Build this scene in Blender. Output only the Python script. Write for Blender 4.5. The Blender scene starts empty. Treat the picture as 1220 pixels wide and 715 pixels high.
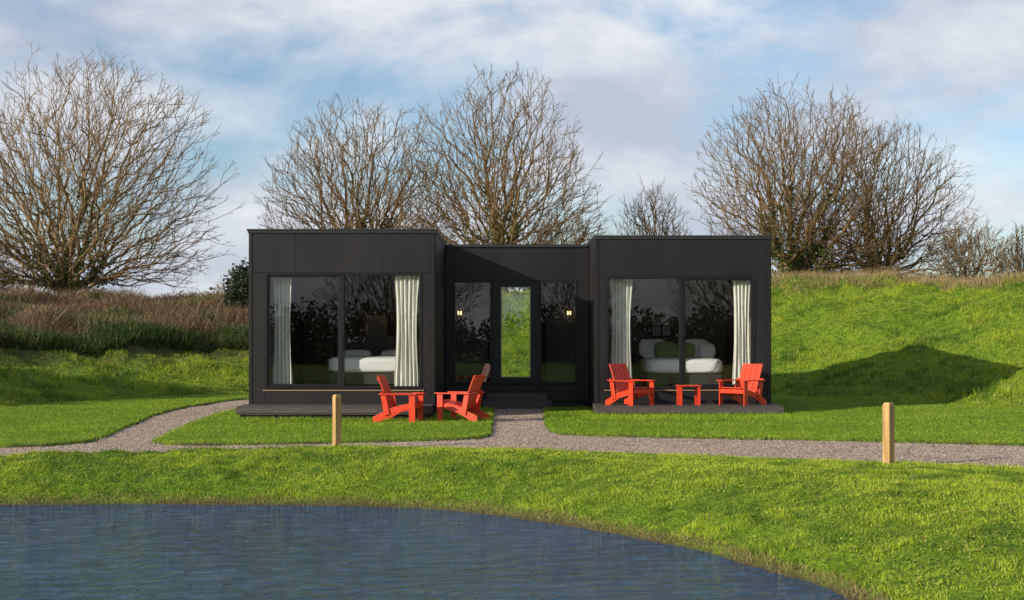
import bpy, math, random
import numpy as np
from mathutils import Vector, Matrix, Euler
R=math.radians
rng=np.random.default_rng(7)
random.seed(7)
S=bpy.context.scene
COL=S.collection
EYE=1.72

# ------------------------------------------------------------------ helpers
def link(o,parent=None):
    COL.objects.link(o)
    if parent is not None: o.parent=parent
    return o
def empty(name,loc=(0,0,0),rot=0):
    e=bpy.data.objects.new(name,None); e.empty_display_size=.3
    e.location=loc; e.rotation_euler=(0,0,rot); COL.objects.link(e); return e
def np_mesh(name,verts,faces_flat,nper,mat,colors=None,smooth=False,parent=None):
    verts=np.asarray(verts,dtype=np.float32); f=np.asarray(faces_flat,dtype=np.int32).ravel()
    nf=len(f)//nper
    me=bpy.data.meshes.new(name)
    me.vertices.add(len(verts)); me.vertices.foreach_set('co',verts.ravel())
    me.loops.add(len(f)); me.loops.foreach_set('vertex_index',f)
    me.polygons.add(nf)
    me.polygons.foreach_set('loop_start',np.arange(nf,dtype=np.int32)*nper)
    try: me.polygons.foreach_set('loop_total',np.full(nf,nper,dtype=np.int32))
    except Exception: pass
    me.update(calc_edges=True); me.validate()
    if colors is not None:
        a=me.color_attributes.new('col','FLOAT_COLOR','POINT')
        c=np.ones((len(verts),4),dtype=np.float32); c[:,:3]=colors
        a.data.foreach_set('color',c.ravel())
    if smooth: me.polygons.foreach_set('use_smooth',np.ones(nf,dtype=bool))
    mats=mat if isinstance(mat,(list,tuple)) else [mat]
    for m in mats: me.materials.append(m)
    return link(bpy.data.objects.new(name,me),parent)

class MB:
    def __init__(s): s.v=[];s.f=[];s.m=[]
    def box(s,x0,x1,y0,y1,z0,z1,mi=0,M=None):
        b=len(s.v)
        for p in [(x0,y0,z0),(x1,y0,z0),(x1,y1,z0),(x0,y1,z0),(x0,y0,z1),(x1,y0,z1),(x1,y1,z1),(x0,y1,z1)]:
            p=Vector(p)
            if M is not None: p=M@p
            s.v.append(tuple(p))
        for f in [(0,3,2,1),(4,5,6,7),(0,1,5,4),(1,2,6,5),(2,3,7,6),(3,0,4,7)]:
            s.f.append(tuple(b+i for i in f)); s.m.append(mi)
    def build(s,name,mats,parent=None,bevel=0.0,smooth=False,loc=None,rotz=0):
        me=bpy.data.meshes.new(name); me.from_pydata(s.v,[],s.f)
        for m in (mats if isinstance(mats,(list,tuple)) else [mats]): me.materials.append(m)
        me.polygons.foreach_set('material_index',s.m)
        me.update()
        o=link(bpy.data.objects.new(name,me),parent)
        if loc is not None: o.location=loc; o.rotation_euler=(0,0,rotz)
        if bevel>0:
            b=o.modifiers.new('bevel','BEVEL'); b.width=bevel; b.segments=2; b.limit_method='ANGLE'
        return o

# value noise
_T=rng.random((256,256))
def vn(x,y,s,seed=0):
    x=np.asarray(x,float)*s+seed*17.3+1000; y=np.asarray(y,float)*s+seed*9.7+1000
    xi=np.floor(x).astype(int); yi=np.floor(y).astype(int); fx=x-xi; fy=y-yi
    fx=fx*fx*(3-2*fx); fy=fy*fy*(3-2*fy)
    a=_T[xi%256,yi%256];b=_T[(xi+1)%256,yi%256];c=_T[xi%256,(yi+1)%256];d=_T[(xi+1)%256,(yi+1)%256]
    return (a*(1-fx)+b*fx)*(1-fy)+(c*(1-fx)+d*fx)*fy
def fbm(x,y,s,seed=0,o=3):
    r=0;a=.5;t=0
    for i in range(o): r=r+a*vn(x,y,s*2**i,seed+i);t+=a;a*=.5
    return r/t
def sdf(poly,x,y):
    x=np.asarray(x,float);y=np.asarray(y,float)
    d=np.full(x.shape,1e9);ins=np.zeros(x.shape,bool);n=len(poly)
    for i in range(n):
        ax,ay=poly[i];bx,by=poly[(i+1)%n];ex=bx-ax;ey=by-ay
        t=np.clip(((x-ax)*ex+(y-ay)*ey)/(ex*ex+ey*ey+1e-12),0,1)
        d=np.minimum(d,(x-ax-t*ex)**2+(y-ay-t*ey)**2)
        c=((ay>y)!=(by>y))
        xs=ax+(y-ay)*ex/(ey if abs(ey)>1e-9 else 1e-9)
        ins^=c&(x<xs)
    d=np.sqrt(d);return np.where(ins,d,-d)
def sstep(a,b,x):
    t=np.clip((x-a)/(b-a),0,1);return t*t*(3-2*t)
def smooth_poly(p,it=2):
    for _ in range(it):
        q=[]
        for i in range(len(p)):
            a=p[i];b=p[(i+1)%len(p)]
            q.append((a[0]*.75+b[0]*.25,a[1]*.75+b[1]*.25));q.append((a[0]*.25+b[0]*.75,a[1]*.25+b[1]*.75))
        p=q
    return p
POND=smooth_poly([(-6.7,18.6),(-4.5,18.7),(-2.3,18.55),(-.9,18.2),(.1,17.3),(1.05,16.1),(1.72,15.05),(2.2,14.0),(2.6,13.0),(2.9,12.0),(3.05,10),(2.9,7.5),(2.0,5),(0,3.5),(-5,3),(-12,3.5),(-17,7),(-18,12),(-15,16.5),(-10,18.4)],2)
PATH=[(-30,19.1),(-12,20.0),(-7.6,20.6),(-5.15,21.2),(-3.6,21.6),(-2.07,21.75),(-.5,21.5),(1.12,20.9),(3.44,19.8),(5.0,19.2),(6.73,18.3),(9,17.1),(13,14.6),(30,4),
 (32,9),(13,19.7),(8.07,22.4),(5.4,23.4),(2.7,24.1),(1.3,24.5),(.85,24.9),(.66,25.6),(.64,28),(.75,34.2),(-.42,34.2),(-.38,28),(-.36,24.6),(-.55,23.9),(-1.2,23.5),(-2.8,22.9),(-4.4,22.5),(-5.45,22.5),(-5.85,23.0),(-6.05,25),(-6.35,28.3),(-6.5,31),(-6.45,37),(-5.8,39.5),(-6.8,39.8),(-7.5,38),(-7.85,34),(-7.75,31),(-7.3,27.3),(-6.95,24.5),(-6.85,23.1),(-7.3,22.3),(-8.2,21.9),(-12,21.5),(-30,20.6)]
BANK=[(-900,-100),(-60,20),(-30,26),(-17,29),(-12.5,33),(-10.8,38.5),(-7,42.5),(0,42.3),(7.5,40.6),(10,36.5),(13,32.2),(20,28.5),(60,20),(900,-100),(900,900),(-900,900)]
def H(x,y):
    x=np.asarray(x,float);y=np.asarray(y,float)
    p=sdf(POND,x,y);out=-p+(fbm(x,y,1.6,77,2)-.5)*.16;t=np.clip(out/2.8,0,1)
    n=fbm(x,y,1.3,3)-.5
    lip=.05*sstep(0,.12,out)
    z=np.where(out<0,-.5+np.maximum(.45*out,-.8),-.5+lip+.475*(1-(1-t)**2))
    bankm=sstep(0,.3,out)*(1-sstep(2.2,3.2,out))
    z=z+n*.14*bankm+(fbm(x,y,5,9,2)-.5)*.06*bankm
    z=z+np.where(out>0,(fbm(x,y,.5,5)-.5)*.04,0)*(1-sstep(-.5,.0,sdf(PATH,x,y)))
    s=sdf(PATH,x,y)+(fbm(x,y,3.0,21,2)-.5)*.12
    z=z-(.1)*sstep(-.04,.05,s)
    b=sdf(BANK,x,y)
    hh=2.75+.85*sstep(-8,6,x)
    z=z+hh*(.45*sstep(0,11,b)+.55*np.clip(b/11,0,1))+(fbm(x,y,.35,11)-.5)*.8*sstep(1,6,b)+(fbm(x,y,1.3,12)-.5)*.36*sstep(.5,4,b)
    return z

# ------------------------------------------------------------------ materials
def mat(name):
    m=bpy.data.materials.new(name);m.use_nodes=True;nt=m.node_tree
    return m,nt,nt.nodes['Principled BSDF'],nt.nodes['Material Output']
def simple(name,col,rough=.6,var=.15,scale=8,bump=0.0,bscale=60,metal=0,spec=.5,stretch=(1,1,1)):
    m,nt,b,o=mat(name);N=nt.nodes;L=nt.links
    tc=N.new('ShaderNodeTexCoord');mp=N.new('ShaderNodeMapping');mp.inputs['Scale'].default_value=stretch
    L.new(tc.outputs['Object'],mp.inputs[0])
    n=N.new('ShaderNodeTexNoise');n.inputs['Scale'].default_value=scale;n.inputs['Detail'].default_value=6
    L.new(mp.outputs[0],n.inputs['Vector'])
    r=N.new('ShaderNodeValToRGB')
    r.color_ramp.elements[0].position=.3;r.color_ramp.elements[1].position=.7
    r.color_ramp.elements[0].color=[c*(1-var) for c in col]+[1]
    r.color_ramp.elements[1].color=[min(1,c*(1+var)) for c in col]+[1]
    L.new(n.outputs[0],r.inputs[0]);L.new(r.outputs[0],b.inputs['Base Color'])
    b.inputs['Roughness'].default_value=rough;b.inputs['Metallic'].default_value=metal
    b.inputs['Specular IOR Level'].default_value=spec
    if bump>0:
        n2=N.new('ShaderNodeTexNoise');n2.inputs['Scale'].default_value=bscale;n2.inputs['Detail'].default_value=4
        L.new(mp.outputs[0],n2.inputs['Vector'])
        bp=N.new('ShaderNodeBump');bp.inputs['Strength'].default_value=bump;bp.inputs['Distance'].default_value=.01
        L.new(n2.outputs[0],bp.inputs['Height']);L.new(bp.outputs[0],b.inputs['Normal'])
    return m
def leafmat(name,rough=.55,trans=.35,spec=.25):
    m,nt,b,o=mat(name);N=nt.nodes;L=nt.links
    a=N.new('ShaderNodeAttribute');a.attribute_name='col'
    L.new(a.outputs['Color'],b.inputs['Base Color']);b.inputs['Roughness'].default_value=rough
    b.inputs['Specular IOR Level'].default_value=spec
    t=N.new('ShaderNodeBsdfTranslucent');mx=N.new('ShaderNodeMixShader');mx.inputs[0].default_value=trans
    L.new(a.outputs['Color'],t.inputs['Color']);L.new(b.outputs[0],mx.inputs[1]);L.new(t.outputs[0],mx.inputs[2])
    L.new(mx.outputs[0],o.inputs['Surface']);return m
M_blade=leafmat('grass_blades',.5,.35,.3)
M_dry=leafmat('dry_stalks',.8,.15,.1)
M_leaf=leafmat('leaves',.5,.25,.35)
M_clad=simple('charcoal_cladding',(.0140,.0115,.0115),.5,.3,1.1,.2,120,spec=.35,stretch=(1,1,.5))
M_clad2=simple('charcoal_boards',(.010,.0088,.0092),.55,.25,1.5,.15,150,spec=.3)
M_trim=simple('black_metal_trim',(.010,.010,.011),.4,.1,5,spec=.4)
M_cope=simple('roof_coping_metal',(.030,.029,.030),.4,.1,5,spec=.4)
M_frame=simple('window_frame',(.009,.009,.010),.4,.1,5,spec=.35)
M_sill=simple('timber_sill',(.26,.17,.09),.6,.2,20,stretch=(1,8,8))
M_deck=simple('deck_boards',(.075,.060,.052),.65,.35,6,.3,80,stretch=(.6,6,6))
M_in=simple('interior_plaster',(.22,.18,.14),.8,.08,2)
M_indark=simple('interior_dark_panel',(.035,.03,.026),.6,.2,2)
M_floor=simple('oak_floor',(.14,.09,.05),.5,.25,4,stretch=(1,8,1))
M_wood=simple('oak_furniture',(.46,.28,.13),.5,.2,10,stretch=(1,1,6))
M_white=simple('white_linen',(.85,.84,.82),.85,.04,6,.3,25)
M_pale=simple('pale_panel',(.60,.68,.58),.5,.08,4)
M_green=simple('green_cushion',(.25,.32,.12),.85,.1,6)
M_wick=simple('wicker',(.28,.12,.05),.7,.3,40,.5,60)
M_red=simple('red_painted_recycled_plastic',(.68,.050,.014),.34,.18,9,.15,120)
M_post=simple('timber_post',(.48,.28,.10),.7,.35,14,.4,60,stretch=(1,1,.12))
M_bark=simple('tree_bark',(.205,.130,.062),.85,.45,1.2,.5,20,spec=.15)
M_bark2=simple('tree_bark_pale',(.25,.168,.085),.85,.45,1.2,.5,20,spec=.15)
# curtain
M_curt,nt,b,o=mat('curtain_fabric');b.inputs['Base Color'].default_value=(.86,.84,.77,1);b.inputs['Roughness'].default_value=.9
t=nt.nodes.new('ShaderNodeBsdfTranslucent');t.inputs[0].default_value=(.75,.74,.66,1);mx=nt.nodes.new('ShaderNodeMixShader');mx.inputs[0].default_value=.22
nt.links.new(b.outputs[0],mx.inputs[1]);nt.links.new(t.outputs[0],mx.inputs[2]);nt.links.new(mx.outputs[0],o.inputs['Surface'])
# glass : thin pane, Schlick reflectance from |N.I| (same from both sides)
M_glass,nt,b,o=mat('window_glass');N=nt.nodes;L=nt.links;N.remove(b)
tr=N.new('ShaderNodeBsdfTransparent');tr.inputs[0].default_value=(.93,.95,.93,1)
gl=N.new('ShaderNodeBsdfGlossy');gl.inputs['Roughness'].default_value=0.0
ge=N.new('ShaderNodeNewGeometry');dt=N.new('ShaderNodeVectorMath');dt.operation='DOT_PRODUCT'
L.new(ge.outputs['Normal'],dt.inputs[0]);L.new(ge.outputs['Incoming'],dt.inputs[1])
def mth(op,a,b_=None):
    m=N.new('ShaderNodeMath');m.operation=op
    for i,v in enumerate((a,b_)):
        if v is None: continue
        if isinstance(v,(int,float)): m.inputs[i].default_value=v
        else: L.new(v,m.inputs[i])
    return m.outputs[0]
f_=mth('ADD',mth('MULTIPLY',mth('POWER',mth('SUBTRACT',1.0,mth('ABSOLUTE',dt.outputs['Value'])),5.0),.9),.085)
mx=N.new('ShaderNodeMixShader');L.new(f_,mx.inputs[0]);L.new(tr.outputs[0],mx.inputs[1]);L.new(gl.outputs[0],mx.inputs[2]);L.new(mx.outputs[0],o.inputs['Surface'])
# lamp
M_lamp,nt,b,o=mat('warm_lamp');b.inputs['Emission Color'].default_value=(1,.62,.25,1);b.inputs['Emission Strength'].default_value=4
# ground
M_gr,nt,b,o=mat('grass_ground');N=nt.nodes;L=nt.links
tc=N.new('ShaderNodeTexCoord')
n=N.new('ShaderNodeTexNoise');n.inputs['Scale'].default_value=7;n.inputs['Detail'].default_value=8;n.inputs['Roughness'].default_value=.75
L.new(tc.outputs['Object'],n.inputs['Vector'])
r=N.new('ShaderNodeValToRGB');e=r.color_ramp.elements
e[0].position=.34;e[0].color=(.045,.07,.012,1);e[1].position=.68;e[1].color=(.26,.36,.028,1)
x_=e.new(.5);x_.color=(.14,.22,.018,1)
L.new(n.outputs[0],r.inputs[0])
at=N.new('ShaderNodeAttribute');at.attribute_name='col'
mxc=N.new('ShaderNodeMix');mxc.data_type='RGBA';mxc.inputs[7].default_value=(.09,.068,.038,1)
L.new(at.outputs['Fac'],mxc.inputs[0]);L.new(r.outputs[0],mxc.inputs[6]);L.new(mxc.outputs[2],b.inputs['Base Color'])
b.inputs['Roughness'].default_value=.9;b.inputs['Specular IOR Level'].default_value=.1
n2=N.new('ShaderNodeTexNoise');n2.inputs['Scale'].default_value=25;n2.inputs['Detail'].default_value=4;L.new(tc.outputs['Object'],n2.inputs['Vector'])
bp=N.new('ShaderNodeBump');bp.inputs['Strength'].default_value=.8;bp.inputs['Distance'].default_value=.06
L.new(n2.outputs[0],bp.inputs['Height']);L.new(bp.outputs[0],b.inputs['Normal'])
# gravel
M_gv,nt,b,o=mat('gravel');N=nt.nodes;L=nt.links
tc=N.new('ShaderNodeTexCoord');v=N.new('ShaderNodeTexVoronoi');v.inputs['Scale'].default_value=30
L.new(tc.outputs['Object'],v.inputs['Vector'])
r=N.new('ShaderNodeValToRGB');e=r.color_ramp.elements;e[0].color=(.17,.105,.07,1);e[1].color=(.82,.62,.45,1);q=e.new(.5);q.color=(.48,.34,.24,1)
sp=N.new('ShaderNodeSeparateColor');L.new(v.outputs['Color'],sp.inputs[0]);L.new(sp.outputs[0],r.inputs[0])
n=N.new('ShaderNodeTexNoise');n.inputs['Scale'].default_value=1.6;n.inputs['Detail'].default_value=5;L.new(tc.outputs['Object'],n.inputs['Vector'])
mr=N.new('ShaderNodeMapRange');mr.inputs[3].default_value=.55;mr.inputs[4].default_value=1.3;L.new(n.outputs[0],mr.inputs[0])
ml=N.new('ShaderNodeVectorMath');ml.operation='SCALE';L.new(r.outputs[0],ml.inputs[0]);L.new(mr.outputs[0],ml.inputs['Scale'])
L.new(ml.outputs[0],b.inputs['Base Color']);b.inputs['Roughness'].default_value=.85
bp=N.new('ShaderNodeBump');bp.invert=True;bp.inputs['Strength'].default_value=.8;bp.inputs['Distance'].default_value=.02;L.new(v.outputs['Distance'],bp.inputs['Height']);L.new(bp.outputs[0],b.inputs['Normal'])
# water
M_w,nt,b,o=mat('pond_water');N=nt.nodes;L=nt.links
b.inputs['Base Color'].default_value=(.026,.080,.165,1);b.inputs['Roughness'].default_value=.03;b.inputs['IOR'].default_value=1.36
tc=N.new('ShaderNodeTexCoord');mp=N.new('ShaderNodeMapping');mp.inputs['Rotation'].default_value=(0,0,R(14));mp.inputs['Scale'].default_value=(1,1.9,1)
L.new(tc.outputs['Object'],mp.inputs[0])
n=N.new('ShaderNodeTexNoise');n.inputs['Scale'].default_value=2.3;n.inputs['Detail'].default_value=5;n.inputs['Roughness'].default_value=.6;n.inputs['Distortion'].default_value=1.0
L.new(mp.outputs[0],n.inputs['Vector'])
nb=N.new('ShaderNodeTexNoise');nb.inputs['Scale'].default_value=.35;nb.inputs['Detail'].default_value=2;L.new(tc.outputs['Object'],nb.inputs['Vector'])
mrb=N.new('ShaderNodeMapRange');mrb.inputs[1].default_value=.35;mrb.inputs[2].default_value=.65;mrb.inputs[3].default_value=.18;mrb.inputs[4].default_value=.44;L.new(nb.outputs[0],mrb.inputs[0])
bp=N.new('ShaderNodeBump');bp.inputs['Strength'].default_value=1;L.new(mrb.outputs[0],bp.inputs['Distance'])
L.new(n.outputs[0],bp.inputs['Height']);L.new(bp.outputs[0],b.inputs['Normal'])

# ------------------------------------------------------------------ terrain
def axis(lo,hi,fine,step,lo_end,hi_end,g=1.12):
    a=list(np.arange(lo,hi+1e-6,fine));s=step;v=a[-1]
    while v<hi_end: s*=g;v+=s;a.append(v)
    s=step;v=a[0];b_=[]
    while v>lo_end: s*=g;v-=s;b_.append(v)
    return np.array(b_[::-1]+a)
xs=axis(-13,13,.1,.12,-600,600)
ya=list(np.arange(11,36,.1))+list(np.arange(36,56,.2));s=.25;vv=ya[-1]
while vv<900: s*=1.12;vv+=s;ya.append(vv)
s=.15;vv=11;yb=[]
while vv>-300: s*=1.12;vv-=s;yb.append(vv)
ys=np.array(yb[::-1]+ya)
X,Y=np.meshgrid(xs,ys);Z=H(X.ravel(),Y.ravel()).reshape(X.shape)
nx,ny=len(xs),len(ys)
ii=(np.arange(ny-1)[:,None]*nx+np.arange(nx-1)[None,:]).ravel()
F=np.stack([ii,ii+1,ii+nx+1,ii+nx],1)
V=np.stack([X.ravel(),Y.ravel(),Z.ravel()],1)
bk=sdf(BANK,V[:,0],V[:,1])
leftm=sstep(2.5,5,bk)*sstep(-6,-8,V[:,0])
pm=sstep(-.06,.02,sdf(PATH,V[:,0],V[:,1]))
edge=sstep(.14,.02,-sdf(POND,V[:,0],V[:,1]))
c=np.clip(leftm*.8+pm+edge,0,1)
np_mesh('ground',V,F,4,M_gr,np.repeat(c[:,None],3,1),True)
# gravel path sheet
gx=np.arange(-20,20,.1);gy=np.arange(10,41,.1);GX,GY=np.meshgrid(gx,gy)
sd=sdf(PATH,GX.ravel(),GY.ravel()).reshape(GX.shape)
n_=len(gx);keep=(sd[:-1,:-1]>-.16)&(sd[1:,:-1]>-.16)&(sd[:-1,1:]>-.16)&(sd[1:,1:]>-.16)
jj=(np.arange(len(gy)-1)[:,None]*n_+np.arange(n_-1)[None,:])[keep]
F2=np.stack([jj,jj+1,jj+n_+1,jj+n_],1)
GZ=-.022+.015*(fbm(GX.ravel(),GY.ravel(),1.5,31)-.5)
V2=np.stack([GX.ravel(),GY.ravel(),GZ],1)
u,inv=np.unique(F2.ravel(),return_inverse=True)
np_mesh('gravel_path',V2[u],inv,4,M_gv,None,True)
def pebbles(n):
    x=rng.uniform(-9,11,n*3);y=rng.uniform(16,35,n*3);k=sdf(PATH,x,y)>-.05;x=x[k][:n];y=y[k][:n];m=len(x)
    r_=rng.uniform(.007,.020,m)
    base=np.array([[1,0,0],[0,1,0],[-1,0,0],[0,-1,0],[0,0,.8]])
    a=rng.uniform(0,6.28,m);ca,sa=np.cos(a),np.sin(a)
    bx=base[None,:,0]*ca[:,None]-base[None,:,1]*sa[:,None]*.7;by=base[None,:,0]*sa[:,None]+base[None,:,1]*ca[:,None]*.7
    V=np.stack([x[:,None]+bx*r_[:,None],y[:,None]+by*r_[:,None],-.018+base[None,:,2]*r_[:,None]],2).reshape(-1,3)
    t=np.array([[0,1,4],[1,2,4],[2,3,4],[3,0,4]])
    F=(np.arange(m)[:,None,None]*5+t[None]).reshape(-1,3)
    g=rng.uniform(.20,.72,m);cc=np.stack([g,g*.77,g*.58],1)
    np_mesh('path_pebbles',V,F,3,M_dry,np.repeat(cc,5,0))
pebbles(34000)
wv=[(-22,1,-.5),(6,1,-.5),(6,21,-.5),(-22,21,-.5)]
me=bpy.data.meshes.new('pond_water');me.from_pydata(wv,[],[(0,1,2,3)]);me.materials.append(M_w);link(bpy.data.objects.new('pond_water',me))

# ------------------------------------------------------------------ grass
def blades(name,x,y,h,w,colr,mat_,lean=.5,z=None,par=None):
    m=len(x);z=H(x,y) if z is None else z
    a=rng.uniform(0,2*math.pi,m);dx=np.cos(a)*w/2;dy=np.sin(a)*w/2
    la=rng.uniform(0,2*math.pi,m);ll=h*lean*rng.uniform(.2,1,m)
    p0=np.stack([x-dx,y-dy,z-.01],1);p1=np.stack([x+dx,y+dy,z-.01],1)
    p2=np.stack([x+np.cos(la)*ll,y+np.sin(la)*ll,z+h],1)
    V=np.stack([p0,p1,p2],1).reshape(-1,3);F=np.arange(3*m).reshape(-1,3)
    return np_mesh(name,V,F,3,mat_,np.repeat(colr,3,0),parent=par)
def gcol(x,y,bright=1.0,seed=0,dry=.12,con=1.0):
    m=len(x);n=fbm(x,y,.9,seed+40);n2=fbm(x,y,4.5,seed+50)
    t=np.clip((n-.5)*2.2*con+(n2-.5)*2.3*con+.54+rng.normal(0,.18,m),0,1)[:,None]
    lo=np.array([.105,.205,.012]);hi=np.array([.46,.55,.036])
    c=lo*(1-t)+hi*t
    d=(rng.random(m)<dry)[:,None];c=np.where(d,np.array([.48,.43,.12])*rng.uniform(.6,1.2,(m,1)),c)
    return c*bright*rng.uniform(.78,1.2,(m,1))
grass=empty('grass')
def infr(x,y,mg=1.0): return (np.abs(x)<.365*y+mg)
N0=420000;x=rng.uniform(-9.5,9.5,N0);y=rng.uniform(9,22.2,N0)
out=-sdf(POND,x,y)+(fbm(x,y,1.6,77,2)-.5)*.16;s=sdf(PATH,x,y)
k=(out>.0)&(s<-.03)&infr(x,y)&(y<21.95)&(y>9)
x=x[k];y=y[k];out=out[k];m=len(x)
tuft=fbm(x,y,2.8,61)
h=(.018+.050*sstep(.45,.8,tuft)*rng.random(m)+.014*rng.random(m))*np.where(out<.2,1.8,1)
cc=gcol(x,y,1,1,.09,1.1);we=(out<.13);cc[we]=np.array([.36,.30,.10])*rng.uniform(.6,1.2,(we.sum(),1))
blades('bank_grass',x,y,h,.009+.004*rng.random(m),cc,M_blade,1.1,par=grass)
N0=80000;x=rng.uniform(-9.5,9.5,N0);y=rng.uniform(9,22,N0);out=-sdf(POND,x,y);s=sdf(PATH,x,y)
k=(out>.1)&(s<-.1)&infr(x,y)&(fbm(x,y,1.4,71)+.3*rng.random(N0)>.67)&(out<3.2)
x=x[k];y=y[k];m=len(x);z=H(x,y)+rng.uniform(.010,.035,m)
a=rng.uniform(0,6.28,m);sz=rng.uniform(.009,.021,m);tilt=rng.normal(0,.4,(m,2))
ux=np.stack([np.cos(a),np.sin(a),tilt[:,0]],1)*sz[:,None];uy=np.stack([-np.sin(a),np.cos(a),tilt[:,1]],1)*sz[:,None]*.7
P=np.stack([x,y,z],1);V=np.stack([P-ux,P-uy,P+ux,P+uy],1).reshape(-1,3)
cc=np.array([.26,.36,.03])*rng.uniform(.5,1.35,(m,1));kk_=rng.random(m)<.12;cc[kk_]=[.45,.42,.09]
kk_=rng.random(m)<.05;cc[kk_]=[.20,.11,.05]
np_mesh('bank_weeds',V,np.arange(4*m).reshape(-1,4),4,M_leaf,np.repeat(cc,4,0),parent=grass)
N0=400000;x=rng.uniform(-16,16,N0);y=20+23*rng.random(N0)**1.25
s=sdf(PATH,x,y);b=sdf(BANK,x,y);out=-sdf(POND,x,y)
inb=((x>-5.62)&(x<-1.6)&(y>28.95)&(y<37))|((x>1.75)&(x<5.90)&(y>30.54)&(y<37))|((x>-1.7)&(x<1.9)&(y>33.8)&(y<37))
k=(s<.01)&(b<.3)&infr(x,y)&~inb&(y>21)&(out>2.5)
x=x[k];y=y[k];m=len(x)
c=gcol(x,y,.95,5,.02);c=c*.45+np.array([.27,.41,.022])*.55
ed=sdf(PATH,x,y)>-.12
nearb=((x>-5.8)&(x<6.1)&(y>28.3)&(y<30.6))
blades('lawn_grass',x,y,rng.uniform(.015,.036,m)+ed*.015+nearb*rng.random(m)*.06,.012,c,M_blade,1.1,par=grass)
N0=520000;y=27+27*rng.random(N0);x=rng.uniform(-21,21,N0)
b=sdf(BANK,x,y);hid=(np.abs(x)<.17*y)&(y<60)&(x<5.9/31.9*y)&(x>-5.54/30*y)&~((np.abs(x)<.03*y))
k=(b>0)&(b<13)&infr(x,y)&~hid&~((x<-6)&(b>5.0))
x=x[k];y=y[k];m=len(x);tf=fbm(x,y,1.6,91)
c=gcol(x,y,.86,8,.12,1.4)
blades('hill_grass',x,y,.03+.18*sstep(.45,.75,tf)*rng.random(m)+.03*rng.random(m),.022,c,M_blade,1.0,par=grass)
N0=80000;x=rng.uniform(4,24,N0);y=rng.uniform(38,58,N0);b=sdf(BANK,x,y)
k=(b>8.6+3*fbm(x,y,.6,3))&(b<14)&infr(x,y,3);x=x[k];y=y[k];m=len(x)
t=rng.random((m,1));c=np.array([.42,.30,.15])*(1-t)+np.array([.22,.17,.07])*t
blades('dry_crest_grass',x,y,rng.uniform(.1,.42,m)*(.4+fbm(x,y,.8,4)),.02,c,M_dry,.8,par=grass)
N0=330000;x=rng.uniform(-26,-6.5,N0);y=rng.uniform(33,58,N0);b=sdf(BANK,x,y)
st=4.2+1.6*fbm(x,y,.5,6)
k=(b>st)&(b<14)&infr(x,y,3);x=x[k];y=y[k];m=len(x);b=b[k]
hn=fbm(x,y,.55,7);h=(.12+1.05*hn**1.5)*rng.uniform(.4,1.15,m)
zn=fbm(x,y,.8,8)+rng.normal(0,.08,m)
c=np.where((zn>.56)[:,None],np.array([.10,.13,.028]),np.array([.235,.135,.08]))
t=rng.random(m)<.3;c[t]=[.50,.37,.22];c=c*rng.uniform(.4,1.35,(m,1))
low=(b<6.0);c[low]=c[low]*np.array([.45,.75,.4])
brambles=empty('bramble_hedge')
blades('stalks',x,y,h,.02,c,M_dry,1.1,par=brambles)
k=(rng.random(m)<np.where(b<6.2,.9,.3));x=x[k];y=y[k];b=b[k];m=len(x)
z=H(x,y)+rng.uniform(.05,.55,m)*(fbm(x,y,.55,7)*1.4);a=rng.normal(0,1,(m,3));a/=np.linalg.norm(a,axis=1)[:,None];b2=np.cross(a,rng.normal(0,1,(m,3)));b2/=np.linalg.norm(b2,axis=1)[:,None]
sz=rng.uniform(.02,.055,(m,1));P=np.stack([x,y,z],1);V=np.stack([P-a*sz,P-b2*sz*.7,P+a*sz,P+b2*sz*.7],1).reshape(-1,3)
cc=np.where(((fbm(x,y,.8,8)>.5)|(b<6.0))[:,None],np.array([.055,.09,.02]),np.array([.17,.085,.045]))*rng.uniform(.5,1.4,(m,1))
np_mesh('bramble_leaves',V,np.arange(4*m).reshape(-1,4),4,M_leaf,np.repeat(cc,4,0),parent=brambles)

# ------------------------------------------------------------------ trees
def seg_mesh(name,A,B,RA,RB,mat_,parent=None):
    A=np.array(A);B=np.array(B);RA=np.array(RA);RB=np.array(RB)
    for tag,mask,kk in (('limbs',RA>=.045,7),('twigs',RA<.045,3)):
        a=A[mask];b=B[mask];ra=RA[mask];rb=RB[mask]
        if len(a)==0: continue
        d=b-a;l=np.linalg.norm(d,axis=1)[:,None]+1e-9;d=d/l
        b=b+d*(rb[:,None]*.3)
        up=np.where(np.abs(d[:,2:3])>.9,np.array([1.,0,0]),np.array([0,0,1.]))
        s1=np.cross(d,up);s1/=np.linalg.norm(s1,axis=1)[:,None];s2=np.cross(d,s1)
        an=np.arange(kk)*2*math.pi/kk
        ring=s1[:,None,:]*np.cos(an)[None,:,None]+s2[:,None,:]*np.sin(an)[None,:,None]
        va=a[:,None,:]+ring*ra[:,None,None];vb=b[:,None,:]+ring*rb[:,None,None]
        V=np.concatenate([va,vb],1).reshape(-1,3)
        i=np.arange(kk);f=np.stack([i,(i+1)%kk,(i+1)%kk+kk,i+kk],1)
        F=(np.arange(len(a))[:,None,None]*2*kk+f[None]).reshape(-1,4)
        np_mesh(tag,V,F,4,mat_,None,True,parent)
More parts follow.
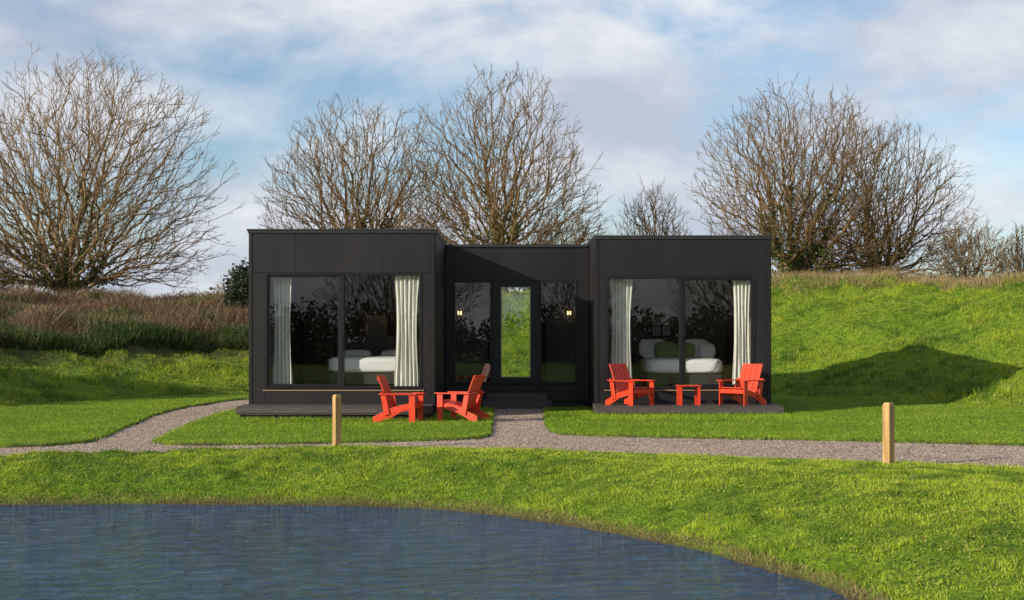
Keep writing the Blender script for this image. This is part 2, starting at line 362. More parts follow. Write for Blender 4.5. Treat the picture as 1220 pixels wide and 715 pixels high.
def bare_tree(name,x,y,height,rx,cb,n,stems,seed,mat_,spread=.5,twr=.0092,ry=None,ivy=0,thr=.40,nl=14,twl=1.0,tipr=.0115,bf=.62,zlow=-.32,ex=2.4,nt_=2):
    r=np.random.default_rng(seed);z0=float(H(np.array([x]),np.array([y]))[0])-.1
    ry=ry or rx
    par=empty(name,(x,y,z0))
    lobes=[]
    while len(lobes)<nl:
        q=r.normal(0,1,3);q/=np.linalg.norm(q);q*=r.uniform(.40,.84)
        if q[2]>zlow*.6: lobes.append(q)
    lobes=np.array(lobes);lr=r.uniform(.75,1.25,nl)
    pts=[]
    while len(pts)<n:
        p=r.normal(0,1,3);p/=np.linalg.norm(p);p*=r.random()**.40
        if p[2]<zlow: continue
        q=np.min(np.linalg.norm((lobes-p),axis=1)/lr)
        if q>thr+.10*r.random() and r.random()>.05: continue
        pts.append(p)
    pts=np.array(pts);hc=(height-cb)
    P=np.stack([pts[:,0]*rx,pts[:,1]*ry,cb+hc*(pts[:,2]-zlow)/(pts[:,2].max()-zlow)],1)
    nodes=[];par_=[];plen=[]
    def add(p,pa):
        nodes.append(np.array(p));par_.append(pa)
        plen.append(0 if pa<0 else plen[pa]+np.linalg.norm(nodes[pa]-nodes[-1]));return len(nodes)-1
    root=add((0,0,0),-1)
    k=add((r.normal(0,.05),r.normal(0,.05),cb*.35),root)
    for s_ in range(stems):
        a=2*math.pi*(s_+r.random()*.7)/stems;tgt=np.array([math.cos(a)*rx*spread*r.uniform(.3,1),math.sin(a)*ry*spread*r.uniform(.3,1),cb+hc*r.uniform(.5,.82)])
        cur=k;steps=13;st=nodes[k];wob=r.normal(0,.28,3)
        for i in range(1,steps+1):
            t=i/steps
            p=st+(tgt-st)*np.array([t**1.25,t**1.25,t])+r.normal(0,.05,3)+wob*math.sin(t*math.pi*1.6)*np.array([1,1,.2])
            cur=add(p,cur)
    order=np.argsort(np.linalg.norm(P-np.array([0,0,cb*.6]),axis=1)+r.normal(0,.2,len(P)))
    cap=len(nodes)+len(P)*3+10
    NA=np.zeros((cap,3));PL=np.zeros(cap);m=len(nodes);NA[:m]=nodes;PL[:m]=plen;PR=list(par_)
    for i in order:
        p=P[i];d=np.linalg.norm(NA[:m]-p,axis=1);cost=d+bf*PL[:m]+.6*np.maximum(0,NA[:m,2]-p[2]);cost[0]=1e9;cost[1]=1e9
        j=int(np.argmin(cost));L_=d[j]
        ns=1 if L_<.5 else 2 if L_<1.1 else 3
        cur=j;a=NA[j].copy()
        for q in range(1,ns+1):
            t=q/ns;pp=a+(p-a)*t
            if q<ns: pp=pp+r.normal(0,.06*L_,3)+np.array([0,0,-.07*L_*math.sin(math.pi*t)])
            NA[m]=pp;PL[m]=PL[cur]+np.linalg.norm(NA[cur]-pp);PR.append(cur);cur=m;m+=1
    acc=np.zeros(m);nch=np.zeros(m,int)
    for i in range(m-1,0,-1):
        if acc[i]==0: acc[i]=tipr**ex
        acc[PR[i]]+=acc[i];nch[PR[i]]+=1
    rad=acc**(1/ex)
    A=[];B=[];RA=[];RB=[]
    for i in range(1,m):
        pa=PR[i];A.append(NA[pa]);B.append(NA[i]);RA.append(min(rad[pa],rad[i]*1.25) if pa>0 else rad[i]*1.3);RB.append(rad[i])
    thin=[i for i in range(2,m) if rad[i]<.026]
    cen=np.array([0,0,cb])
    for i in thin:
        d=NA[i]-NA[PR[i]];d/=np.linalg.norm(d)+1e-9;o_=NA[i]-cen;o_/=np.linalg.norm(o_)+1e-9
        for q in range(nt_ if nch[i]==0 else (1 if r.random()<.5 else 0)):
            l=r.uniform(.2,.6)*twl;v=d*.55+o_*.45+r.normal(0,.40,3)+np.array([0,0,.15]);v/=np.linalg.norm(v)
            e=NA[i]+v*l;A.append(NA[i]);B.append(e);RA.append(twr);RB.append(twr*.6)
            for w in range(2):
                v2=v*.9+r.normal(0,.42,3)+np.array([0,0,.12]);v2/=np.linalg.norm(v2);l2=l*r.uniform(.35,.75)
                s0=NA[i]+v*l*r.uniform(.3,.9);A.append(s0);B.append(s0+v2*l2);RA.append(twr*.75);RB.append(twr*.45)
    seg_mesh(name,A,B,RA,RB,mat_,par)
    if ivy:
        idx=[i for i in range(2,m) if rad[i]>.06 and NA[i][2]<cb+hc*.45]
        if idx:
            ch=r.choice(idx,ivy);C=NA[ch]+r.normal(0,.15,(ivy,3));a=r.normal(0,1,(ivy,3));a/=np.linalg.norm(a,axis=1)[:,None]
            b=np.cross(a,r.normal(0,1,(ivy,3)));b/=np.linalg.norm(b,axis=1)[:,None];sz=.06
            V=np.stack([C-a*sz,C-b*sz,C+a*sz,C+b*sz],1).reshape(-1,3)
            cc=np.array([.08,.12,.02])*r.uniform(.4,1.6,(ivy,1))
            np_mesh('ivy',V,np.arange(4*ivy).reshape(-1,4),4,M_leaf,np.repeat(cc,4,0),parent=par)
    return par
bare_tree('bare_tree',-18.1,58,10.2,7.3,1.0,3600,7,31,M_bark2,.42,ivy=3200,ex=2.1,nl=17)
bare_tree('bare_tree',-6.3,60,8.6,4.4,.9,2300,5,2,M_bark,.42,ivy=4200,ex=2.1)
bare_tree('bare_tree',-.5,58,9.1,4.4,.9,2500,5,3,M_bark,.42,ivy=2500,ex=2.1)
bare_tree('bare_tree',12.0,60,8.7,4.9,.8,2600,5,14,M_bark,.42,ivy=3200,ex=2.1)
bare_tree('bare_tree',15.7,61,7.0,4.1,.5,1700,5,5,M_bark,.45,ivy=1500,ex=2.1)
bare_tree('bare_tree',6.1,62,4.6,1.7,.6,600,3,6,M_bark,.5,thr=.6)
bare_tree('bare_shrub',19.3,60,3.1,2.0,.3,700,5,8,M_bark2,.6,thr=.6)
bare_tree('bare_shrub',22.3,62,2.9,1.2,.3,400,4,9,M_bark,.6,thr=.6)
bare_tree('bare_shrub',-21.5,56,3.8,2.4,.3,900,6,10,M_bark2,.6,thr=.6)
bare_tree('bare_shrub',-13.2,70,1.6,2.6,.2,500,6,11,M_bark2,.6,thr=.6)
bare_tree('bare_shrub',2.4,64,3.6,2.4,.5,600,5,12,M_bark,.6,thr=.6)

def leaf_mass(name,blobs,n,size,col,seed,z_on=True):
    r=np.random.default_rng(seed);Cs=[]
    vol=np.array([b[3]*b[4]*b[5] for b in blobs]);vol=vol/vol.sum()
    for bl,v in zip(blobs,vol):
        k=int(n*v);p=r.normal(0,1,(k,3));p/=np.linalg.norm(p,axis=1)[:,None];rr=r.random(k)**.35
        p=p*rr[:,None]*(1+.25*np.sin(p[:,:1]*7+seed)*np.cos(p[:,1:2]*6))
        z0=float(H(np.array([bl[0]]),np.array([bl[1]]))[0]) if z_on else 0
        q=p*np.array(bl[3:6])+np.array([bl[0],bl[1],bl[2]+z0]);Cs.append(q)
    C=np.concatenate(Cs);m=len(C);a=r.normal(0,1,(m,3));a/=np.linalg.norm(a,axis=1)[:,None]
    b=np.cross(a,r.normal(0,1,(m,3)));b/=np.linalg.norm(b,axis=1)[:,None];sz=r.uniform(.6,1.3,(m,1))*size
    V=np.stack([C-a*sz,C-b*sz*.7,C+a*sz,C+b*sz*.7],1).reshape(-1,3)
    cc=np.array(col)*r.uniform(.5,1.5,(m,1))
    return np_mesh(name,V,np.arange(4*m).reshape(-1,4),4,M_leaf,np.repeat(cc,4,0))
leaf_mass('offscreen_shadow_bush',[(-9.6,51,.9,.7,.7,1.1),(-9.1,51.5,.7,.8,.7,.9)],9000,.06,(.035,.05,.02),1)
leaf_mass('offscreen_shadow_bush',[(-20.5,30,1.3,1.8,1.5,2.4),(-19,33,1.3,1.5,1.4,2.4),(-17.5,35.6,.9,1.3,1.2,1.9)],20000,.09,(.04,.07,.02),2)  # bushes out of view, added to cast shade on the left slope
leaf_mass('offscreen_shadow_bush',[(20.6,52,.2,.5,.5,.35)],2500,.05,(.05,.07,.02),12)
bl=[]
for i in range(46):
    xx=-110+i*4.8+random.uniform(-1,1);bl.append((xx,88+random.uniform(-2,2),.6,3.4,1.5,random.uniform(.5,1.6)))
leaf_mass('distant_hedge',bl,26000,.13,(.10,.09,.065),3)
bl=[]
for i in range(40):
    xx=-34+i*2.2+random.uniform(-1,1);bl.append((xx,-27+random.uniform(-1.5,1.5),1.3,2.0,1.5,random.uniform(1.5,2.6)))
leaf_mass('hedge',bl,60000,.15,(.030,.035,.02),4)
bare_tree('bare_tree',14,-22,11,5,1.6,1300,5,21,M_bark,.5,twr=.014)
bare_tree('bare_tree',-7,-24,10,5,1.6,1200,5,22,M_bark,.5,twr=.014)
bare_tree('bare_tree',4,-26,9,4,1.6,900,5,23,M_bark,.5,twr=.014)

# ------------------------------------------------------------------ cabin
cab=empty('black_modular_cabin',(0,30,0))
def adopt(o): o.parent=cab;o.matrix_parent_inverse=Matrix.Translation((0,-30,0))
def addc(mb,name,mats,bevel=0): 
    o=mb.build(name,mats,None,bevel);adopt(o);return o
def wall_y(mb,x0,x1,y0,y1,z0,z1,holes,mi=0):
    cx=x0
    for h in holes:
        if h[0]>cx: mb.box(cx,h[0],y0,y1,z0,z1,mi)
        if h[2]>z0: mb.box(h[0],h[1],y0,y1,z0,h[2],mi)
        if h[3]<z1: mb.box(h[0],h[1],y0,y1,h[3],z1,mi)
        cx=h[1]
    if cx<x1: mb.box(cx,x1,y0,y1,z0,z1,mi)
ZT=3.885
def pod(tag,x0,x1,yf,yb,w,mull,slide_left):
    wx0,wx1,wz0,wz1=w
    mb=MB()
    mb.box(x0,x0+.2,yf+.02,yb,.12,ZT);mb.box(x1-.2,x1,yf+.02,yb,.12,ZT)
    wall_y(mb,x0+.2,x1-.2,yf+.02,yf+.2,.12,ZT,[(wx0,wx1,wz0,wz1)])
    mb.box(x0+.2,x1-.2,yb-.2,yb,.12,ZT)
    addc(mb,tag+'_walls',M_clad2)
    mb=MB();g=.006
    def pan(a,b,c,d,dy=0): mb.box(a+g/2,b-g/2,yf+dy,yf+.018,c+g/2,d-g/2)
    pan(x0,x0+.06,.14,ZT,-.012);pan(x1-.06,x1,.14,ZT,-.012)
    pan(x0+.06,wx0,.14,wz1);pan(wx1,x1-.06,.14,wz1)
    sp=[x0+.06,x0+.06+(x1-x0)*.235,x0+.06+(x1-x0)*.7,x1-.06] if slide_left else [x0+.06,x0+.06+(x1-x0)*.3,x0+.06+(x1-x0)*.64,x1-.06]
    for i in range(3): pan(sp[i],sp[i+1],wz1,ZT,.001*((i*7)%3))
    pan(wx0,wx1,.14,wz0-.035)
    n=int((yb-yf)/1.2)
    for i in range(n):
        ya_=yf+.02+(yb-yf-.02)*i/n;yb_=yf+.02+(yb-yf-.02)*(i+1)/n
        mb.box(x0-.018,x0-.001,ya_+g/2,yb_-g/2,.14,ZT);mb.box(x1+.001,x1+.018,ya_+g/2,yb_-g/2,.14,ZT)
    addc(mb,tag+'_cladding',M_clad,.0015)
    mb=MB()
    for i in range(3):
        for xx in (sp[i]+.05,sp[i+1]-.05,(sp[i]+sp[i+1])/2):
            for zz in (wz1+.06,ZT-.08): mb.box(xx-.006,xx+.006,yf-.003,yf+.004,zz-.006,zz+.006)
    addc(mb,tag+'_fixings',M_cope)
    mb=MB();mb.box(x0-.035,x1+.035,yf-.03,yb+.03,ZT+.002,ZT+.05);mb.box(x0-.05,x1+.05,yf-.045,yb+.045,ZT+.05,ZT+.085)
    addc(mb,tag+'_roof',M_cope,.003)
    mb=MB();mb.box(wx0-.04,wx1+.04,yf-.03,yf-.002,wz0-.047,wz0-.02);addc(mb,tag+'_sill',M_sill,.003)
    mb=MB();f=.055;y0,y1=yf-.012,yf+.11
    mb.box(wx0,wx0+f,y0,y1,wz0,wz1);mb.box(wx1-f,wx1,y0,y1,wz0,wz1)
    mb.box(wx0+f,wx1-f,y0,y1,wz1-f,wz1);mb.box(wx0+f,wx1-f,y0,y1,wz0,wz0+f)
    mb.box(mull-.045,mull+.045,yf+.0,yf+.1,wz0+f,wz1-f)
    a,b=(wx0+f,mull-.045) if slide_left else (mull+.045,wx1-f)
    s=.045;y0,y1=yf+.012,yf+.06
    mb.box(a,a+s,y0,y1,wz0+f,wz1-f);mb.box(b-s,b,y0,y1,wz0+f,wz1-f);mb.box(a+s,b-s,y0,y1,wz1-f-s,wz1-f);mb.box(a+s,b-s,y0,y1,wz0+f,wz0+f+s)
    mb.box(mull-.012,mull+.012,yf-.05,yf-.03,1.45,1.75);mb.box(mull-.012,mull+.012,yf-.03,yf+.0,1.47,1.49);mb.box(mull-.012,mull+.012,yf-.03,yf+.0,1.71,1.73)
    addc(mb,tag+'_window_frame',M_frame,.004)
    P=[(a+s,b-s,yf+.034,wz0+f+s,wz1-f-s)]
    P.append((mull+.045,wx1-f,yf+.07,wz0+f,wz1-f) if slide_left else (wx0+f,mull-.045,yf+.07,wz0+f,wz1-f))
    mb2=MB()
    for (p0,p1,py,q0,q1) in P:
        k=len(mb2.v);mb2.v+=[(p0,py,q0),(p1,py,q0),(p1,py,q1),(p0,py,q1)];mb2.f.append((k,k+1,k+2,k+3));mb2.m.append(0)
    addc(mb2,tag+'_glass',M_glass)
    mb=MB();xi0,xi1=x0+.2,x1-.2;yi0,yi1=yf+.2,yb-.2;zf=wz0-.03
    mb.box(xi0+.002,xi0+.014,yi0,yi1,zf,3.2,0);mb.box(xi1-.014,xi1-.002,yi0,yi1,zf,3.2,0)
    mb.box(xi0+.016,xi1-.016,yi1-.015,yi1-.002,zf,3.2,0)
    mb.box(xi0,xi1,yi0,yi1,3.2,3.3,0);mb.box(xi0,xi1,yi0,yi1,zf-.1,zf,1)
    addc(mb,tag+'_interior',[M_in,M_floor])
    mb=MB();mb.box(x0+.08,x1-.08,yf+.08,yb-.08,-.1,.118);addc(mb,tag+'_foundation',M_trim)
Lw=(-5.21,-1.895,.60,3.05);Rw=(2.11,5.46,.53,3.06)
pod('west_pod',-5.54,-1.63,30,36.6,Lw,-3.58,True)
pod('east_pod',1.88,5.80,31.9,37.4,Rw,3.80,False)
# middle link
mb=MB();yf=34.3;yb=37.2;x0,x1=-1.61,1.86
wall_y(mb,x0,x1,yf+.02,yf+.18,.12,3.85,[(-1.42,1.58,.56,3.05)])
wall_y(mb,x0,x1,yb-.18,yb,.12,3.85,[(-.45,.70,.56,3.0)])
addc(mb,'link_walls',M_clad2)
mb=MB();g=.006
for a,b in [(-1.6,-.45),(-.45,.72),(.72,1.85)]: mb.box(a+g/2,b-g/2,yf,yf+.018,3.055,3.85)
mb.box(-1.6,-1.425,yf,yf+.018,.14,3.05);mb.box(1.585,1.85,yf,yf+.018,.14,3.05)
for a,b in [(-1.42,-.45),(-.44,.7),(.71,1.58)]: mb.box(a+g/2,b-g/2,yf,yf+.018,.14,.52)
addc(mb,'link_cladding',M_clad,.002)
mb=MB();mb.box(x0+.035,x1-.035,yf-.05,yb+.04,3.852,3.92);addc(mb,'link_roof',M_cope,.004)
mb=MB();f=.05;ya_,yb_=yf-.01,yf+.09;z0,z1=.56,3.05
for xx in (-1.42,-.53,.66,1.53): mb.box(xx,xx+f,ya_,yb_,z0,z1)
for a,b in ((-1.37,-.53),(-.48,.66),(.71,1.53)):
    mb.box(a,b,ya_,yb_,z1-f,z1);mb.box(a,b,ya_,yb_,z0,z0+f)
a,b=-.47,.65
mb.box(a,a+.2,yf+.005,yf+.06,z0+f,z1-f);mb.box(b-.2,b,yf+.005,yf+.06,z0+f,z1-f);mb.box(a+.2,b-.2,yf+.005,yf+.06,z1-f-.1,z1-f);mb.box(a+.2,b-.2,yf+.005,yf+.06,z0+f,z0+f+.1)
mb.box(b-.12,b-.09,yf-.06,yf-.035,1.4,1.8);mb.box(b-.12,b-.09,yf-.035,yf+.004,1.43,1.46);mb.box(b-.12,b-.09,yf-.035,yf+.004,1.74,1.77)
addc(mb,'entrance_door_frame',M_frame,.004)
mb=MB();c0,c1,d0,d1=-.268,.448,z0+.152,z1-.152
mb.box(c0,c0+.02,yf-.002,yf+.004,d0,d1);mb.box(c1-.02,c1,yf-.002,yf+.004,d0,d1);mb.box(c0+.02,c1-.02,yf-.002,yf+.004,d1-.02,d1);mb.box(c0+.02,c1-.02,yf-.002,yf+.004,d0,d0+.02)
addc(mb,'door_glazing_bead',simple('grey_bead',(.22,.24,.23),.4,.1))
mb=MB()
for a,b in ((-1.37,-.53),(.71,1.53),(-.27,.45)):
    k=len(mb.v);mb.v+=[(a,yf+.04,z0+f),(b,yf+.04,z0+f),(b,yf+.04,z1-f),(a,yf+.04,z1-f)];mb.f.append((k,k+1,k+2,k+3));mb.m.append(0)
k=len(mb.v);mb.v+=[(-.45,yb-.1,.56),(.70,yb-.1,.56),(.70,yb-.1,3.0),(-.45,yb-.1,3.0)];mb.f.append((k,k+1,k+2,k+3));mb.m.append(0)
addc(mb,'link_glass',M_glass)
mb=MB();mb.box(x0+.02,x1-.02,yf+.19,yb-.19,.42,.52,1);mb.box(x0+.02,x1-.02,yf+.19,yb-.19,3.2,3.3,0)
mb.box(-1.6,-1.59,yf+.19,yb-.19,.52,3.2,0);mb.box(1.84,1.85,yf+.19,yb-.19,.52,3.2,0)
mb.box(-1.59,-.62,yf+1.2,yf+1.28,.52,3.2,0);mb.box(.86,1.84,yf+1.2,yf+1.28,.52,3.2,0)
addc(mb,'link_interior',[M_indark,M_floor])
mb=MB();mb.box(-.7,.95,33.75,34.25,-.05,.18);mb.box(-.6,.85,34.0,34.26,.182,.34);addc(mb,'entrance_step',M_deck,.006)
mb=MB();mb.box(-1.5,1.75,34.4,37,-.1,.118);addc(mb,'link_foundation',M_trim)
for lx in (-1.30,1.42):
    mb=MB();mb.box(lx-.02,lx+.02,yf+1.12,yf+1.198,2.23,2.35,1)
    mb.box(lx-.045,lx-.02,yf+1.04,yf+1.118,2.24,2.33,0);mb.box(lx+.02,lx+.045,yf+1.04,yf+1.118,2.24,2.33,0)
    addc(mb,'wall_lamp',[M_lamp,M_trim],.01)
def deck(name,x0,x1,y0,y1,zt):
    mb=MB();n=int((y1-y0)/.145);w=(y1-y0)/n
    for i in range(n): mb.box(x0,x1,y0+i*w+.003,y0+(i+1)*w-.003,zt-.028,zt)
    mb.box(x0+.01,x1-.01,y0+.012,y1-.01,zt-.17,zt-.03,0)
    mb.box(x0-.0,x1+.0,y0-.012,y0+.008,zt-.14,zt-.034,0)
    mb.box(x0+.06,x1-.06,y0+.08,y1-.05,-.1,zt-.172,1)
    addc(mb,name,[M_deck,M_trim],.003)
deck('west_deck',-5.62,-1.66,28.95,29.94,.28);deck('east_deck',1.80,5.84,30.55,31.84,.20)

# interiors
def curtain(x0,x1,y,z0,z1,folds,tag):
    n=folds*10;m=14;V=[];F=[]
    for j in range(m+1):
        t=j/m
        for i in range(n+1):
            s_=i/n;pinch=1-.18*math.sin(math.pi*min(1,t*1.1))
            xc=(x0+x1)/2;xx=xc+(x0+(x1-x0)*s_-xc)*pinch
            V.append((xx+.01*math.sin(i*1.7+t*3),y+.035*math.sin(s_*folds*2*math.pi+.8*math.sin(t*2+s_*5))+.010*math.sin(i*.9+t*6),z1+(z0-z1)*t))
    for j in range(m):
        for i in range(n):
            a=j*(n+1)+i;F.append((a,a+1,a+n+2,a+n+1))
    me=bpy.data.meshes.new(tag);me.from_pydata(V,[],F);me.materials.append(M_curt)
    me.polygons.foreach_set('use_smooth',[True]*len(F));o=link(bpy.data.objects.new(tag,me));adopt(o)
curtain(-5.12,-4.68,30.30,.62,2.98,5,'curtain');curtain(-2.50,-1.97,30.18,.62,3.04,6,'curtain')
curtain(2.20,2.72,32.2,.60,2.99,6,'curtain');curtain(4.98,5.38,32.10,.56,3.0,5,'curtain')
def sup(name,c,r,mat_,e=.35,rot=(0,0,0),noise=.0,seg=28):
    V=[];F=[];nu,nv=seg,seg//2
    sg=lambda v,p:math.copysign(abs(v)**p,v)
    for j in range(nv+1):
        ph=-math.pi/2+math.pi*j/nv
        for i in range(nu):
            th=2*math.pi*i/nu
            p=Vector((sg(math.cos(ph),e)*sg(math.cos(th),e)*r[0],sg(math.cos(ph),e)*sg(math.sin(th),e)*r[1],sg(math.sin(ph),e*1.3)*r[2]))
            p*=1+noise*math.sin(i*2.3+j*1.1)*math.cos(j*2.1+i*.7)
            V.append(tuple(p))
    for j in range(nv):
        for i in range(nu): a=j*nu+i;b=j*nu+(i+1)%nu;F.append((a,b,b+nu,a+nu))
    me=bpy.data.meshes.new(name);me.from_pydata(V,[],F);me.materials.append(mat_);me.polygons.foreach_set('use_smooth',[True]*len(F));me.validate()
    o=link(bpy.data.objects.new(name,me));o.location=c;o.rotation_euler=rot;return o
def bed(xc,yfoot,zf,w,pillows):
    e=empty('bed',(xc,yfoot+1,zf))
    def pc(o,loc): o.parent=e;o.location=loc
    mb=MB();mb.box(-w/2+.06,w/2-.06,-.95,1.0,.08,.32,0);mb.box(-w/2-.05,w/2+.05,1.01,1.09,0,1.15,0)
    for sx in (-1,1):
        for sy in (-.85,.9): mb.box(sx*(w/2-.2)-.03,sx*(w/2-.2)+.03,sy-.03,sy+.03,0,.078,0)
    o=mb.build('bed_base',M_indark,e,.01)
    o=sup('duvet',(0,0,0),(w/2,1.0,.19),M_white,.3,noise=.015,seg=56);pc(o,(0,0,.50))
    for (px,py,pz,rx,rz,mm,rt) in pillows:
        o=sup('pillow',(0,0,0),(rx,.10,rz),mm,.55,seg=28);pc(o,(px,py,pz));o.rotation_euler=(R(-22),0,rt)
bed(-3.15,31.2,.57,1.85,[(-.45,.85,.70,.34,.12,M_white,0),(.45,.85,.70,.34,.12,M_white,0)])
bed(4.02,33.1,.50,1.85,[(-.55,.88,.9,.36,.25,M_white,0),(.5,.88,.9,.36,.25,M_white,.1),(-.25,.7,.86,.28,.22,M_green,.1),(.2,.7,.86,.26,.2,M_green,-.1),(.75,.68,.84,.2,.2,M_white,0)])
mb=MB();mb.box(-3.50,-3.0,34.05,34.3,1.2,2.2,0);mb.box(-3.45,-3.05,34.03,34.049,1.26,1.62,1);mb.box(-3.45,-3.05,34.03,34.049,1.68,2.14,1);mb.box(-3.5,-3.0,34.05,34.3,.58,1.15,0)
mb.build('shelf_unit',[M_wood,M_in],None,.004)
sup('wicker_armchair',(-2.35,33.4,1.2),(.34,.3,.45),M_wick,.6)
mb=MB();a0,a1,b0,b1=3.66,4.14,1.72,2.5
mb.box(a0,a1,37.16,37.18,b0,b1,1)
for xx in (a0-.03,(a0+a1)/2-.012,a1): mb.box(xx,xx+.03,37.12,37.158,b0-.03,b1+.03,0)
for zz in (b0-.03,b0+.25,b0+.51,b1): mb.box(a0-.03,a1+.03,37.125,37.155,zz,zz+.028,0)
mb.build('latticed_wall_mirror',[M_indark,M_pale],None)
mb=MB();mb.box(5.15,5.5,35.4,35.8,.5,.98,0);mb.build('bedside_table',[M_wood],None,.006)

# ------------------------------------------------------------------ outdoor furniture
def chair(x,y,z,rot,sc=1.0):
    mb=MB()
    W=.72
    for sx in (-1,1):
        X_=sx*(W/2-.012)
        def plate(pts,t=.024,xo=X_):
            k=len(mb.v);n=len(pts)
            for dx_ in (-t/2,t/2):
                for (yy,zz) in pts: mb.v.append((xo+dx_,yy,zz))
            mb.f.append(tuple(k+i for i in range(n)));mb.m.append(0)
            mb.f.append(tuple(k+n+i for i in range(n))[::-1]);mb.m.append(0)
            for i in range(n): j=(i+1)%n;mb.f.append((k+i,k+n+i,k+n+j,k+j));mb.m.append(0)
        plate([(-.36,.27),(-.36,.385),(.12,.28),(.50,.10),(.50,.0),(.36,.0),(.05,.17)],xo=sx*(W/2-.045))
        plate([(-.40,0),(-.27,0),(-.27,.555),(-.40,.555)])
        plate([(.14,.16),(.25,.12),(.33,.555),(.22,.555)])
        mb.box(sx*(W/2-.03)-.075,sx*(W/2-.03)+.075,-.44,.36,.557,.581)
    for i in range(6):
        t=i/5;yy=-.36+.46*t;zz=.40-.115*t
        M=Matrix.Translation((0,yy,zz))@Matrix.Rotation(R(-13),4,'X')
        mb.box(-W/2+.062,W/2-.062,-.041,.041,-.011,.011,0,M)
    mb.box(-W/2+.03,W/2-.03,-.398,-.374,.28,.375)
    d=Vector((0,.30,.76)).normalized()
    M0=Matrix.Translation((0,.13,.22))@Matrix((Vector((1,0,0)),d,Vector((1,0,0)).cross(d))).transposed().to_4x4()
    sw=.134
    for i in range(4):
        xc=(i-1.5)*(sw+.010);mb.box(xc-sw/2,xc+sw/2,0,.78,-.011,.011,0,M0)
    mb.box(-W/2+.06,W/2-.06,.10,.17,-.036,-.0125,0,M0);mb.box(-W/2-.02,W/2+.02,.36,.43,-.036,-.0125,0,M0)
    mb.box(-W/2+.10,W/2-.10,.68,.74,-.036,-.0125,0,M0)
    o=mb.build('adirondack_chair',M_red,None,.004,loc=(x,y,z),rotz=rot);o.scale=(sc,sc,sc);return o
hz=lambda x,y:float(H(np.array([x]),np.array([y]))[0])
chair(-2.22,28.3,hz(-2.22,28.3),R(80),.96);chair(-1.02,28.7,hz(-1.02,28.7),R(-112),.96)
chair(2.60,31.15,.20,R(42),.95);chair(5.04,31.15,.20,R(-46),.95)
mb=MB()
for sx in (-1,1):
    for sy in (-1,1): mb.box(sx*.2-.03,sx*.2+.03,sy*.17-.012,sy*.17+.012,0,.415)
    mb.box(sx*.2-.012,sx*.2+.012,-.155,.155,.36,.414)
for i in range(4): mb.box(-.25,.25,-.22+i*.112,-.22+i*.112+.104,.416,.44)
mb.build('side_table',M_red,None,.004,loc=(3.86,31.1,.20),rotz=R(4))
def post(x,y,h,w,rot):
    z=hz(x,y)-.1;k=w/2
    lv=[(0,1,0),(h+.06,1,0),(h+.1,.72,0)]
    mb=MB()
    for (zz,s_,q) in lv:
        for (a,b) in [(-k,-k),(k,-k),(k,k),(-k,k)]: mb.v.append((a*s_,b*s_,zz))
    for j in range(2):
        for i in range(4): a=j*4+i;b=j*4+(i+1)%4;mb.f.append((a,b,b+4,a+4));mb.m.append(0)
    mb.f.append((8,9,10,11));mb.m.append(0)
    mb.build('timber_post',M_post,None,.006,loc=(x,y,z),rotz=rot)
post(-2.66,21.6,.80,.105,R(35));post(4.99,18.85,.81,.115,R(38))

# ------------------------------------------------------------------ light, sky
EL=R(19);AZ=R(56)
dirv=Vector((math.sin(AZ)*math.cos(EL),math.cos(AZ)*math.cos(EL),-math.sin(EL)))
sd_=bpy.data.lights.new('sun','SUN');sd_.energy=5.0;sd_.angle=R(.5);sd_.color=(1,.93,.80)
so=link(bpy.data.objects.new('sun',sd_));so.rotation_euler=dirv.to_track_quat('-Z','Y').to_euler();so.location=(-40,-30,20)
W=bpy.data.worlds.new('World');S.world=W;W.use_nodes=True;nt=W.node_tree;N=nt.nodes;L=nt.links
bg=N['Background'];bg.inputs[1].default_value=.15
sk=N.new('ShaderNodeTexSky');sk.sky_type='NISHITA';sk.sun_disc=False;sk.sun_elevation=EL
sx,sy=-dirv.x,-dirv.y;sk.sun_rotation=math.atan2(sx,sy)
sk.ozone_density=2.8;sk.dust_density=.8
tc=N.new('ShaderNodeTexCoord');mp=N.new('ShaderNodeMapping');mp.inputs['Scale'].default_value=(1,1,2.2);mp.inputs['Location'].default_value=(.35,.2,.1)
L.new(tc.outputs['Generated'],mp.inputs[0])
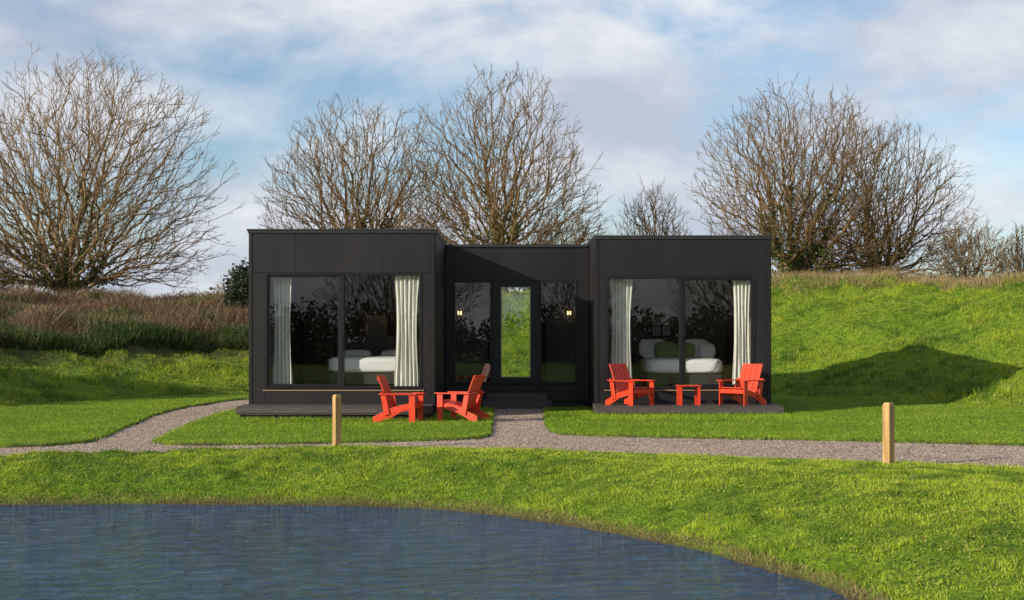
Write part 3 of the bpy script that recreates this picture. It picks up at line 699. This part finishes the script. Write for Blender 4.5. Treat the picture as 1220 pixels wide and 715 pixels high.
n1=N.new('ShaderNodeTexNoise');n1.inputs['Scale'].default_value=4.6;n1.inputs['Detail'].default_value=9;n1.inputs['Roughness'].default_value=.55;n1.inputs['Distortion'].default_value=.3
L.new(mp.outputs[0],n1.inputs['Vector'])
r1=N.new('ShaderNodeValToRGB');r1.color_ramp.elements[0].position=.35;r1.color_ramp.elements[1].position=.52;L.new(n1.outputs[0],r1.inputs[0])
n2=N.new('ShaderNodeTexNoise');n2.inputs['Scale'].default_value=6.5;n2.inputs['Detail'].default_value=9;n2.inputs['Roughness'].default_value=.55
L.new(mp.outputs[0],n2.inputs['Vector'])
r2=N.new('ShaderNodeValToRGB');r2.color_ramp.elements[0].position=.37;r2.color_ramp.elements[1].position=.63
r2.color_ramp.elements[0].color=(3.4,3.8,4.6,1);r2.color_ramp.elements[1].color=(5.9,6.0,6.2,1);L.new(n2.outputs[0],r2.inputs[0])
sep=N.new('ShaderNodeSeparateXYZ');L.new(tc.outputs['Generated'],sep.inputs[0])
mr=N.new('ShaderNodeMapRange');mr.inputs[1].default_value=.26;mr.inputs[2].default_value=.6;mr.inputs[3].default_value=.95;mr.inputs[4].default_value=.25;L.new(sep.outputs[2],mr.inputs[0])
mm=N.new('ShaderNodeMath');mm.operation='MULTIPLY';L.new(r1.outputs[0],mm.inputs[0]);L.new(mr.outputs[0],mm.inputs[1])
mx=N.new('ShaderNodeMix');mx.data_type='RGBA';L.new(mm.outputs[0],mx.inputs[0]);L.new(sk.outputs[0],mx.inputs[6]);L.new(r2.outputs[0],mx.inputs[7])
L.new(mx.outputs[2],bg.inputs[0])

# ------------------------------------------------------------------ camera
cd=bpy.data.cameras.new('camera');cd.lens=50;cd.sensor_width=36;cd.clip_end=3000;cd.clip_start=.1
cd.shift_y=42.5/1220
co=link(bpy.data.objects.new('camera',cd));co.location=(0,0,EYE);co.rotation_euler=(R(90),0,0)
S.camera=co
S.view_settings.view_transform='Standard';S.view_settings.look='None';S.view_settings.exposure=0
print('ground under camera',hz(0,0))
